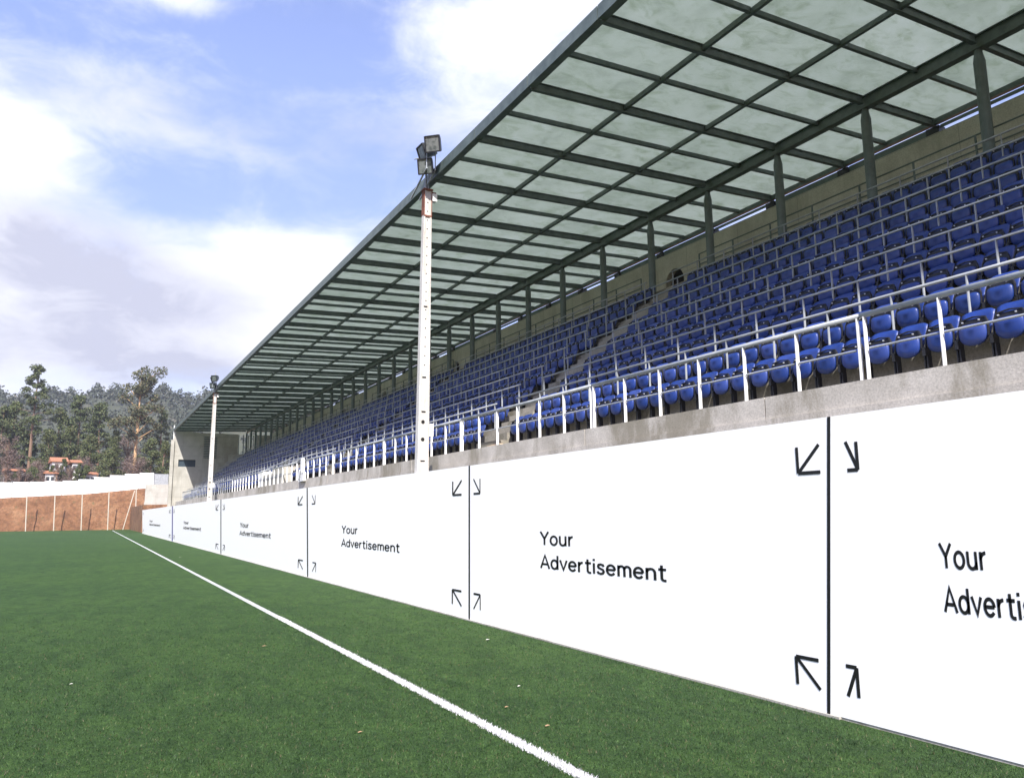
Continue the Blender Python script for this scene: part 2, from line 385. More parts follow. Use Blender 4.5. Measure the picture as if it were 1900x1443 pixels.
# front parapet of cast segments with open joints
fp = MB(); y = Y0; k = 0
while y < Y1-1:
    y2 = min(y+5.45, Y1-.4); fp.box(PX+(.004 if k % 2 else 0), PX+.25-.003, y+.012, y2-.012, 0, SLAB+.012); y = y2; k += 1
P(fp, 'front_wall', M_conc)
ledge = MB().box(PX-.03, PX-.002, Y0, Y1-.4, 3.35, 4.235); P(ledge, 'ledge', M_conc)
for a, b in AISLES:
    s = MB()
    for i in range(2, 11):
        for q in (1, 2): s.box(riser_x(i)-.58+(q-1)*.29, riser_x(i)-.003, a, b, floor_z(i-1)+.002+(0 if q == 1 else RISE/3), floor_z(i-1)+RISE*q/3)
    P(s, 'stairway', M_terr)
# back wall with arched doorways
WALL_TOP = roof_z(WALL_X)-.52
DOORS = [24.45, 46.8, 61.1, 72.6, 81.0, 92.0]
bw = MB(); y = Y0
DW, DH = 1.15, 1.62
for dy in DOORS:
    bw.box(WALL_X, WALL_X+.3, y, dy-DW/2, 0, WALL_TOP); y = dy+DW/2
    arch = [(dy-DW/2, WALL_TOP), (dy-DW/2, WALK_Z+DH)] + [(dy-DW/2*math.cos(t), WALK_Z+DH+DW/2*math.sin(t)) for t in np.linspace(0, math.pi, 11)[1:-1]] + [(dy+DW/2, WALK_Z+DH), (dy+DW/2, WALL_TOP)]
    bw.prism(arch, 'x', WALL_X, WALL_X+.3)
    bw.box(WALL_X, WALL_X+.3, dy-DW/2, dy+DW/2, 0, WALK_Z)
bw.box(WALL_X, WALL_X+.3, y, Y1, 0, WALL_TOP)
back = P(bw, 'back_wall', M_back)
for dy in DOORS:
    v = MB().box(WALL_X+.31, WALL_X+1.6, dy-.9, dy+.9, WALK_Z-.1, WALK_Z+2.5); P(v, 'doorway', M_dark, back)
for yy in np.arange(9.5, 100, 9.4):          # small recessed hatches high in the wall
    h = MB()
    h.box(WALL_X-.03, WALL_X-.002, yy-.3, yy+.3, 12.25, 12.3).box(WALL_X-.03, WALL_X-.002, yy-.3, yy+.3, 12.75, 12.8).box(WALL_X-.03, WALL_X-.002, yy-.3, yy-.25, 12.302, 12.748).box(WALL_X-.03, WALL_X-.002, yy+.25, yy+.3, 12.302, 12.748)
    P(h, 'hatch', M_back, back)
# end wall at the far end
ew = MB(); EY = Y1-.34
ex0 = 9.25
def zroof(x): return roof_z(max(x, ROOF_XF))-.02
SLx0, SLx1, SLz0, SLz1 = 10.05, 12.1, 9.05, 9.95
XE = 17.2
ew.prism([(ex0, 0), (ex0, 12.3), (9.6, 13.5), (SLx0, 13.5), (SLx0, 0)], 'y', EY, EY+.35)
ew.box(SLx0, SLx1, EY, EY+.35, 0, SLz0).box(SLx0, SLx1, EY, EY+.35, SLz1, 13.5)
ew.box(SLx1, XE, EY, EY+.35, 0, 13.45)
ew.box(XE, WALL_X, EY, EY+.35, 0, WALK_Z+.1).box(19.6, WALL_X, EY, EY+.35, WALK_Z+.1, 13.45)
ew.box(ex0-.2, ex0+.2, EY-.25, EY-.004, 0, 12.4)
ewo = P(ew, 'end_wall', M_end)
P(MB().box(SLx0-.04, SLx1+.04, EY+.2, EY+.3, SLz0-.04, SLz1+.04), 'window_slit', mat('smoked glass', (.05, .07, .09), .2), ewo)
lv = MB()
for z in np.arange(10.2, 13.0, .22): lv.box(13.0, 14.6, EY-.05, EY-.004, z, z+.13)
P(lv, 'louvre', M_column, ewo)
mu = MB()
for x in (XE+.05, 17.85, 18.5, 19.1): mu.box(x, x+.1, EY+.05, EY+.15, WALK_Z+.1, 13.4)
P(mu, 'mullion', M_column, ewo)
P(MB().box(ex0+.05, ex0+.15, EY+.1, EY+.2, 12.35, 14.3), 'vent_pipe', M_white, ewo)
for i, (xa, xb, z) in enumerate(((13.0, 14.4, 8.4), (14.4, 15.8, 9.5), (15.8, 17.1, 10.6))):
    P(MB().box(xa, xb-.003, EY-2.0, EY-1.8, floor_z(2), z), 'stepped_wall', M_end)

# ---- roof
roof = MB()
for k in KS[:-1]:                          # fascia in bays with narrow joints
    roof.box(ROOF_XF-.12, ROOF_XF-.02, ky(k)+.015, ky(k+1)-.015, ROOF_ZF-.20, ROOF_ZF+.13)
    roof.box(ROOF_XF-.018, ROOF_XF+.09, ky(k)+.015, ky(k+1)-.015, ROOF_ZF-.20, ROOF_ZF-.185)
roof = P(roof, 'roof', M_green)
def long_bar(x, w, h, top, name, m=M_green):
    o = MB().bar((x, ky(KS[0]), roof_z(x)-top-h/2), (x, ky(KS[-1])+.1, roof_z(x)-top-h/2), w, h); return P(o, name, m, roof)
XB = ROOF_XF+3*BAY; XEN = XB+BAY4
mb = MB()
zz = roof_z(XB)-.02
for (z0, z1, w) in ((zz-.025, zz, .22), (zz-.335, zz-.0255, .05), (zz-.36, zz-.3355, .22)): mb.box(XB-w/2, XB+w/2, ky(KS[0]), ky(KS[-1])+.1, z0, z1)
P(mb, 'main_beam', M_green, roof)
long_bar(ROOF_XF+BAY, .09, .13, .045, 'purlin'); long_bar(ROOF_XF+2*BAY, .09, .13, .045, 'purlin')
long_bar(XEN, .14, .16, .045, 'back_beam')
ga = (XEN-ROOF_XF)
raf = MB()
def slope_box(mb_, x0, x1, y0, y1, t0, t1):       # box following the roof slope; t measured down from roof plane
    vs = [(x, y, roof_z(x)-t) for x in (x0, x1) for y in (y0, y1) for t in (t1, t0)]
    mb_.add(vs, [(0,1,3,2),(4,6,7,5),(0,4,5,1),(2,3,7,6),(0,2,6,4),(1,5,7,3)])
slope_box(raf, ROOF_XF+.0, XB-.12, -.06, .06, .016, .036); slope_box(raf, ROOF_XF, XB-.12, -.02, .02, .0365, .23); slope_box(raf, ROOF_XF, XB-.12, -.06, .06, .2305, .25)
slope_box(raf, XB+.12, XEN+.1, -.06, .06, .016, .036); slope_box(raf, XB+.12, XEN+.1, -.02, .02, .0365, .23); slope_box(raf, XB+.12, XEN+.1, -.06, .06, .2305, .25)
raf_me = raf.mesh('rafter', M_green)
mn = MB()
for xa, xb in ((ROOF_XF, ROOF_XF+BAY-.05), (ROOF_XF+BAY+.05, ROOF_XF+2*BAY-.05), (ROOF_XF+2*BAY+.05, XB-.02), (XB+.02, XEN-.08)): slope_box(mn, xa, xb, -.045, .045, .018, .14)
mn_me = mn.mesh('glazing_bar', M_green)
blk_me = MB().box(XEN-.1, XEN+.22, -.2, .2, WALL_TOP+.02, roof_z(XEN)-.3).mesh('bracket', M_black)
colb = MB(); cz = roof_z(XB)-.38; CXX = XB
colb.tube([(CXX, 0, 0), (CXX, 0, cz-.32)], .135, 14)
colb.tube([(CXX, 0, cz-.318), (CXX, 0, cz-.12), (CXX, 0, cz)], [.137, .10, .085], 14)
col_me = colb.mesh('column', M_column, smooth=False)
for k in KS:
    for me, yy, nm, par in ((raf_me, ky(k), 'rafter', roof), (blk_me, ky(k), 'bracket', roof), (mn_me, ky(k)+D/2, 'glazing_bar', roof)):
        if nm == 'glazing_bar' and k == KS[-1]: continue
        o = link(nm, me, par); o.location = (0, yy, 0)
    o = link('column', col_me, stand); o.matrix_parent_inverse = WINV; o.location = (0, ky(k), 0)
# louvre slats in the gap above the back wall
sl = MB()
for z0, z1 in ((.045, .205),):
    for k in KS[:-1]: sl.box(XEN-.03, XEN+.0, ky(k)+.21, ky(k+1)-.21, WALL_TOP+z0+.1*((k*7) % 3 == 0), WALL_TOP+z1+.04)
P(sl, 'gap_slats', M_column, roof)
cells = []
xs = [ROOF_XF-.10, ROOF_XF+BAY, ROOF_XF+2*BAY, XB, XEN+.25]
for k in KS[:-1]:
    for hf in (0, 1):
        ya = ky(k)+hf*D/2; yb = ya+D/2
        for j in range(4):
            p = project(((xs[j]+xs[j+1])/2, (ya+yb)/2, 13.9)); vis = p is not None and -60 < p[0] < 1960 and -60 < p[1] < 1500
            cells.append((0 if vis else 1, math.hypot((xs[j]+xs[j+1])/2, ya), xs[j], xs[j+1], ya, yb))
cells.sort()
rest = MB()
def sheet(m_, xa, xb, ya, yb):
    vs = [(x, y, roof_z(x)+t) for x in (xa, xb) for y in (ya, yb) for t in (0, .012)]
    m_.add(vs, [(0,1,3,2),(4,6,7,5),(0,4,5,1),(2,3,7,6),(0,2,6,4),(1,5,7,3)])
for n_, (_, _, xa, xb, ya, yb) in enumerate(cells):
    if n_ < 100:
        s = MB(); sheet(s, xa+.004, xb-.004, ya+.004, yb-.004); P(s, 'roof_panel', M_panel, roof)
    else: sheet(rest, xa+.004, xb-.004, ya+.004, yb-.004)
tag(P(rest, 'roof_panel', M_panel, roof), kind='stuff')

# ------------------------------------------------------------------ railings
def post(h, w=.07, t=.012, taper=True):
    m = MB()
    if taper: m.prism([(-w/2, 0), (w/2, 0), (w/2, h-.12), (.012, h), (-w/2, h)], 'y', -t/2, t/2)
    else: m.box(-w/2, w/2, -t/2, t/2, 0, h)
    return m
RH = 5.60 - SLAB
fpost = post(RH-.03, .07, .016).mesh('post', M_white)
fpost_far = post(RH-.03, .06, .02).mesh('post', M_galv)
SEC = 7.15; START = 14.62-SEC*3
names = []
secs = [(START+SEC*i, START+SEC*(i+1)) for i in range(0, 18) if START+SEC*(i+1) < Y1]
vis_n = 0
for a, b in secs:
    vis = b > 4.9
    if vis: vis_n += 1
    lab = f'white steel railing on the concrete front wall, {nth(vis_n)} section counted from the right' if vis else 'white steel railing on the concrete front wall, outside the picture to the right'
    t = thing('railing', (PX+.12, a, SLAB+.013), lab, 'railing', 'front railings on the grandstand wall')
    L_ = b-a
    m = MB().tube([(0, .04, RH), (0, L_-.0, RH)], .042, 10); m.build('top_rail', M_galv, t, smooth=True)
    n = 6
    for j in range(n): MB().tube([(0, .08+j*(L_-.14)/n+.04, RH*.48), (0, .08+(j+1)*(L_-.14)/n-.04, RH*.48)], .018, 6).build('mid_rail', M_galv, t)
    for j in range(n+1): link('post', fpost if a < 62 else fpost_far, t, (0, .06+j*(L_-.12)/n, 0))
rpost = post(.80, .042, .016, True).mesh('post', M_galv)
blocks = []
edges = [(-1.0, 19.85)] + [(AISLES[i][1], AISLES[i+1][0]) for i in range(4)] + [(AISLES[4][1], Y1-3)]
place = ['right of the first stairway', 'between first and second stairways', 'between second and third stairways', 'between third and fourth stairways', 'between fourth and fifth stairways', 'beyond the fifth stairway']
for bi, (a, b) in enumerate(edges):
    for i in range(2, 10):
        rx = riser_x(i)+.09; L_ = b-a-.1
        t = thing('railing', (rx, a+.05, floor_z(i)), f'grey rail along the {nth(i)} seat row, {place[bi]}', 'railing', 'railings in front of the seat rows')
        H = .815
        MB().tube([(0, -.12, H), (0, L_+.12, H)], .024 if i > 2 else .027, 8).build('top_rail', M_galv, t, smooth=True)
        n = max(1, round(L_/1.19))
        for j in range(n+1): link('post', rpost, t, (0, j*L_/n, 0))
# walkway railing behind the columns, open where the doors are
wp = post(1.0, .04, .04, False).mesh('post', M_column)
we = [-3.0, 19.9, 23.2, 37.9, 41, 55.8, 59, 73.5, 76.6, 91, 94, Y1-4]
for q in range(0, len(we)-1, 2):
    a, b = we[q], we[q+1]; L_ = b-a
    t = thing('railing', (WALK_X+.55, a, WALK_Z), f'thin three-bar railing on the top walkway behind the columns, {nth(q//2+1)} from the right', 'railing', 'railings along the top walkway')
    for z in (1.0, .62): MB().tube([(0, 0, z), (0, L_, z)], .022, 6).build('rail', M_column, t)
    n = round(L_/1.6)
    for j in range(n+1): link('post', wp, t, (0, j*L_/n, 0))
    t = thing('handrail', (WALL_X-.12, a+.5, WALK_Z), f'thin handrail fixed along the back wall, {nth(q//2+1)} stretch from the right', 'handrail', 'handrails on the back wall')
    MB().tube([(0, 0, 1.0), (0, L_-.6, 1.0)], .02, 6).build('rail', M_column, t)
    for j in range(n): link('bracket', wp, t, (0, .2+j*(L_-1)/max(1, n-1), 0))

# ------------------------------------------------------------------ seats
def seat_meshes():
    # folded seat pan: rounded below, square-shouldered above, bulging towards the pitch
    def outline(w, h, n=20, pb=2.2, pt=5):
        pts = []
        for k in range(n):
            t = 2*math.pi*k/n; c, s = math.cos(t), math.sin(t); p = pt if s > 0 else pb
            pts.append((math.copysign(abs(c)**(2/p), c)*w/2, math.copysign(abs(s)**(2/p), s)*h/2))
        return pts
    pan = MB(); n = 20; vs = []; fs = []
    for sc, dx in ((1, .03), (1, -.005), (.93, -.022), (.7, -.045), (.35, -.058)):
        for (y, z) in outline(.385*sc, .30*sc, n): vs.append((dx-.012 + (z*-.04), y, z-.035))
    vs.append((-.060, 0, 0)); R = 5
    for i in range(R-1):
        for k in range(n): fs.append((i*n+k, i*n+(k+1) % n, (i+1)*n+(k+1) % n, (i+1)*n+k))
    for k in range(n): fs.append(((R-1)*n+k, (R-1)*n+(k+1) % n, R*n))
    fs.append(tuple(range(n))[::-1])
    pan.add(vs, fs)
    # backrest: curved shell, rising to a rounded top
    bk = MB(); vs = []; fs = []; nu, nv = 9, 6
    for side in (0, 1):
        for j in range(nv):
            for i in range(nu):
                u = -1+2*i/(nu-1); v = j/(nv-1)
                w = .232*(1 - .14*(1-v)) ; top = .345 - .05*abs(u)**4
                z = -.08 + v*(top+.08); x = .085 + .13*v - .05*u*u + side*.022
                vs.append((x, u*w, z))
    for j in range(nv-1):
        for i in range(nu-1):
            a = j*nu+i; fs.append((a, a+1, a+nu+1, a+nu)); b2 = a+nu*nv; fs.append((b2, b2+nu, b2+nu+1, b2+1))
    rim = [i for i in range(nu)] + [j*nu+nu-1 for j in range(1, nv)] + [(nv-1)*nu+i for i in range(nu-2, -1, -1)] + [j*nu for j in range(nv-2, 0, -1)]
    for q in range(len(rim)): a, b2 = rim[q], rim[(q+1) % len(rim)]; fs.append((b2, a, a+nu*nv, b2+nu*nv))
    bk.add(vs, fs)
    # dark shell behind the pan, higher than it, so that a dark band shows above the blue
    # dark hinge frame: arch over the pan, cheeks either side, feet
    hg = MB()
    oc = outline(.405, .36, 20, 2.3, 5.5)
    hg.add([(.034+z*.10, y, z+.012) for y, z in oc]+[(.012+z*.10, y, z+.012) for y, z in oc], [tuple(range(20)), tuple(range(20, 40))[::-1]]+[(k, k+20, (k+1) % 20+20, (k+1) % 20) for k in range(20)])
    pts = [(-.01, -.212, -.10), (.012, -.205, .08), (.022, -.17, .18), (.028, 0, .205), (.022, .17, .18), (.012, .205, .08), (-.01, .212, -.10)]
    for a, b2 in zip(pts, pts[1:]): hg.bar((a[0], a[1], a[2]+.012), (b2[0], b2[1], b2[2]+.012), .018, .03, up=(1, 0, 0))
    for s in (-1, 1): hg.box(-.02, .12, s*.235-.015, s*.235+.015, -.20, -.07); hg.box(.02, .12, s*.235-.02, s*.235+.02, -.50, -.195)
    bt = MB()
    bt.box(-.05, -.028, -.009, .009, .142, .160)
    return pan, bk, hg, bt
pan, bk, hg, bt = seat_meshes()
pan_me = pan.mesh('seat_pan', M_seat, smooth=True); bk_me = bk.mesh('backrest', M_seat, smooth=True)
def join(a, b): 
    m = MB(); m.add(a.v, a.f); m.add(b.v, b.f); return m
hg_me = hg.mesh('hinge_frame', M_black); bt_me = bt.mesh('bolt', M_bolt)
SX0, PITCHS, ZC = 10.64, .489, .525
rows = {}
for i in range(1, NROW+1):
    rows[i] = []
    first = 1.2
    for bi, (a, b) in enumerate([(first, 19.85)] + edges[1:]):
        a2 = a+.08
        if i == 1 and bi == 0: b -= .1
        n = int((b-a2)/PITCHS)
        off = (b-a2-n*PITCHS)/2
        for j in range(n):
            y = a2+off+(j+.5)*PITCHS
            if i <= 2 and 46.8 < y < 54.6: continue      # entrance between the seats
            rows[i].append(y)
allseats = []
for i in rows:
    c = 0
    for y in rows[i]:
        p = project((SX0+TREAD*(i-1), y, floor_z(i)+ZC))
        vis = p is not None and p[0] < 1915 and p[1] > 0
        if vis: c += 1
        allseats.append((0 if vis else 1, math.hypot(SX0+TREAD*(i-1), y), i, y, c))
allseats.sort()
far_pan = []
for n_, (v, d, i, y, c) in enumerate(allseats):
    x = SX0+TREAD*(i-1); z = floor_z(i)+ZC
    if n_ < 300:
        t = thing('stadium_seat', (x, y, z-ZC), f'folded blue seat, {nth(c)} from the right picture edge in the {nth(i)} row up', 'seat', 'blue folding seats in the grandstand')
        j1 = rnd.uniform(-.012, .012); j2 = rnd.uniform(-.09, .05)
        o = link('seat_pan', pan_me, t, (0, j1, ZC)); o.rotation_euler = (0, j2, 0)
        bb = link('backrest', bk_me, t, (0, 0, ZC)); bb.rotation_euler = (rnd.uniform(-.012, .012), rnd.uniform(-.03, .03), 0); h_ = link('hinge_frame', hg_me, t, (0, 0, ZC)); link('bolt', bt_me, h_, (0, -.115, 0)); link('bolt', bt_me, h_, (0, .115, 0))
    else: far_pan.append((x, y, z))
def scatter(mb_, mats_idx, locs, jit):
    V = np.array(mb_.v); out = []
    return V
def stuff_seats():
    parts = [(pan, 0), (bk, 0), (hg, 1)]
    V = np.concatenate([np.array(p.v) for p, _ in parts]); F = []; MI = []; o = 0
    for p, mi in parts:
        for f in p.f: F.append([q+o for q in f]); MI.append(mi)
        o += len(p.v)
    locs = np.array(far_pan); n = len(locs); nv = len(V)
    AV = (V[None] + locs[:, None]).reshape(-1, 3)
    lens = np.array([len(f) for f in F]); flat = np.concatenate([np.array(f) for f in F])
    allv = (flat[None] + (np.arange(n)*nv)[:, None]).ravel()
    L2 = np.tile(lens, n); st = np.concatenate([[0], np.cumsum(L2)[:-1]])
    me = bpy.data.meshes.new('seat_rows'); me.vertices.add(len(AV)); me.vertices.foreach_set('co', AV.ravel())
    me.loops.add(len(allv)); me.loops.foreach_set('vertex_index', allv); me.polygons.add(len(L2)); me.polygons.foreach_set('loop_start', st); me.polygons.foreach_set('loop_total', L2)
    me.materials.append(M_seat); me.materials.append(M_black); me.polygons.foreach_set('material_index', np.tile(np.array(MI), n)); me.update(); me.validate()
    tag(link('seat_rows', me), 'rows of small blue seats receding to the far end of the grandstand', 'seats', kind='stuff')
stuff_seats()

# ------------------------------------------------------------------ advertising hoardings
HX, HH = 8.90, 3.98
def ell(cx, cy, rx, ry, a0, a1, n=18): return [(cx+rx*math.cos(math.radians(a0+(a1-a0)*k/n)), cy+ry*math.sin(math.radians(a0+(a1-a0)*k/n))) for k in range(n+1)]
GL = {
 'Y': (.68, [[(.03, 1), (.34, .47), (.65, 1)], [(.34, .5), (.34, 0)]]),
 'o': (.62, [ell(.31, .35, .245, .315, 0, 360, 28)]),
 'u': (.60, [[(.08, .71), (.08, .30)]+ell(.29, .27, .21, .235, 180, 360, 12)+[(.50, .71)], [(.50, .3), (.50, 0)]]),
 'r': (.40, [[(.08, .71), (.08, 0)], ell(.34, .38, .26, .29, 180, 88, 8)]),
 'A': (.72, [[(.03, 0), (.36, .97), (.69, 0)], [(.14, .31), (.58, .31)]]),
 'd': (.62, [ell(.29, .35, .23, .315, 0, 360, 28), [(.53, 1.0), (.53, 0)]]),
 'v': (.54, [[(.03, .71), (.27, .03), (.51, .71)]]),
 'e': (.60, [ell(.30, .35, .24, .315, 2, 325, 26), [(.07, .36), (.54, .36)]]),
 't': (.44, [[(.19, .93), (.19, .20)]+ell(.32, .17, .13, .14, 180, 275, 6)+[(.42, .03)], [(.02, .68), (.42, .68)]]),
 'i': (.18, [[(.09, .71), (.09, 0)], [(.09, .86), (.09, 1.0)]]),
 's': (.52, [[(.45, .53), (.40, .63), (.27, .665), (.14, .63), (.10, .53), (.14, .43), (.27, .37), (.40, .31), (.455, .20), (.40, .08), (.26, .035), (.11, .08), (.06, .19)]]),
 'm': (.84, [[(.08, .71), (.08, 0)], ell(.25, .46, .17, .205, 180, 0, 10)+[(.42, 0)], ell(.59, .46, .17, .205, 180, 0, 10)+[(.76, 0)]]),
 'n': (.58, [[(.08, .71), (.08, 0)], ell(.29, .44, .21, .225, 180, 0, 10)+[(.50, 0)]]),
}
def text_mb(body, wst=.145):
    V = []; F = []; x = 0
    for ch in body:
        adv, strokes = GL[ch]
        for pl in strokes:
            pts = [np.array(p, float) for p in pl]; o = len(V)
            for i, p in enumerate(pts):
                d0 = pts[i]-pts[i-1] if i > 0 else pts[1]-pts[0]; d1 = pts[i+1]-p if i < len(pts)-1 else d0
                if ch == 'o' and i in (0, len(pts)-1): d0 = d1 = np.array((0, 1.0))
                d0 = d0/np.hypot(*d0); d1 = d1/np.hypot(*d1); t_ = d0+d1; t_ /= np.hypot(*t_); nn = np.array((-t_[1], t_[0])); k_ = 1/max(.5, float(nn @ np.array((-d0[1], d0[0]))))
                for sg in (1, -1): q = p+nn*sg*wst/2*k_; V.append((x+q[0], q[1], 0))
            F += [(o+2*i, o+2*i+1, o+2*i+3, o+2*i+2) for i in range(len(pts)-1)]
        x += adv+.075
    return V, F
T1, T2 = text_mb('Your'), text_mb('Advertisement')
capH = 1.0
JY = [-2.3, 2.50, 7.35, 18.66, 35.75, 61.3, 97.5, 150.0]
JT = [-2.3, 2.42, 7.19, 18.66, 35.93, 61.8, 98.5, 152.0]
JB = [-2.3, 2.58, 7.545, 18.67, 35.32, 60.5, 96.3, 148.0]
def slant(x0_, x1_, ya_t, yb_t, ya_b, yb_b, z0_, z1_): return MB().prism([(ya_b, z0_), (yb_b, z0_), (yb_t, z1_), (ya_t, z1_)], 'x', x0_, x1_)
order = ['nearest, mostly outside the picture', 'cut off by the right picture edge', 'largest one seen whole', 'right of the floodlight pole with mid-sized lettering', 'fourth from the far end', 'third from the far end', 'x']
labs = ['white advertising board just outside the picture on the right',
        'white advertising board cut off by the right edge of the photo',
        'white advertising board with the largest complete lettering',
        'white advertising board standing below the near floodlight pole',
        'white advertising board third from the far end, left of the near pole',
        'white advertising board second from the far end, below the far pole',
        'white advertising board furthest away, beside the navy strip']
for q in range(7):
    yn, yf = JY[q], JY[q+1]; W_ = yf-yn
    t = thing('advertising_board', (HX, yn, 0), labs[q], 'billboard', 'white advertising boards along the pitch')
    slant(0, .07, JT[q]-yn, JT[q+1]-yn-.002, JB[q]-yn, JB[q+1]-yn-.002, .035, HH).build('board', M_board, t)
    MB().box(-.04 if q > 1 else .01, .09, .0, W_-.002, 0, .034).build('base', M_end if q > 1 else M_conc, t)
    # joint strip on the near edge
    jw = [0, .04, .05, .085, .20, .42, 1.1][q]
    if q > 0: slant(-.006, .001, JT[q]-yn-jw/2, JT[q]-yn+jw/2, JB[q]-yn-jw/2, JB[q]-yn+jw/2, .0, HH).build('joint_strip', M_navy if q == 6 else M_ink, t)
    # text (reads away from far end towards the camera = decreasing y)
    tw = .378*W_; x0 = W_*(1-.322)
    if q <= 1: tw = 1.75; x0 = W_-1.57
    w2 = max(v[0] for v in T2[0])-min(v[0] for v in T2[0]); sx = tw/w2; cap = .285; sy = cap/capH
    for (V, F), bz in ((T1, 2.03), (T2, 1.53)):
        m = MB(); m.add([(-.003-.0006*q*q, x0 - v[0]*sx, bz + v[1]*sy) for v in V], F); o = m.build('lettering', M_ink, t, fix=False)
    # four corner arrows pointing to the middle
    aw = .034*W_; ah = .37; st = max(.012*W_**.5, .03)
    def arrow(yc, zc, sy_, sz_):       # tip at (yc,zc); tail goes away towards the corner
        m = MB(); tip = (yc, zc)
        def strokeseg(a, b, w):
            a = np.array(a, float); b = np.array(b, float); dd = b-a; dd[0] *= 1; ln = math.hypot(*dd); nn = np.array([-dd[1], dd[0]])/ln
            nn = nn*np.array([w*max(1, aw/ah), w])/2; return [tuple(a+nn), tuple(b+nn), tuple(b-nn), tuple(a-nn)]
        for k2, (a, b) in enumerate(((tip, (yc+sy_*aw, zc+sz_*ah*1.03)), (tip, (yc+sy_*aw, zc)), (tip, (yc, zc+sz_*ah)))):
            qd = strokeseg(a, b, .05); m.add([(-.003-.0006*q*q-.001*k2, y_, z_) for y_, z_ in qd], [(0, 1, 2, 3)])
        m.build('arrow', M_ink, t, fix=False)
    e2 = [.1, .12, .15, .47, .85, 1.2, 1.8][q]; e1 = [.15, .30, .30, .9, 1.0, 1.3, 1.8][q]
    def at(z, k_): v_ = z/HH; return JB[k_]+(JT[k_]-JB[k_])*v_-yn
    arrow(at(3.4, q+1)-e1-aw*.9, 3.235, 1, 1); arrow(at(.55, q+1)-e1-aw*.9, .70, 1, -1)
    arrow(at(3.4, q)+e2+aw, 3.235, -1, 1); arrow(at(.55, q)+e2+aw, .70, -1, -1)

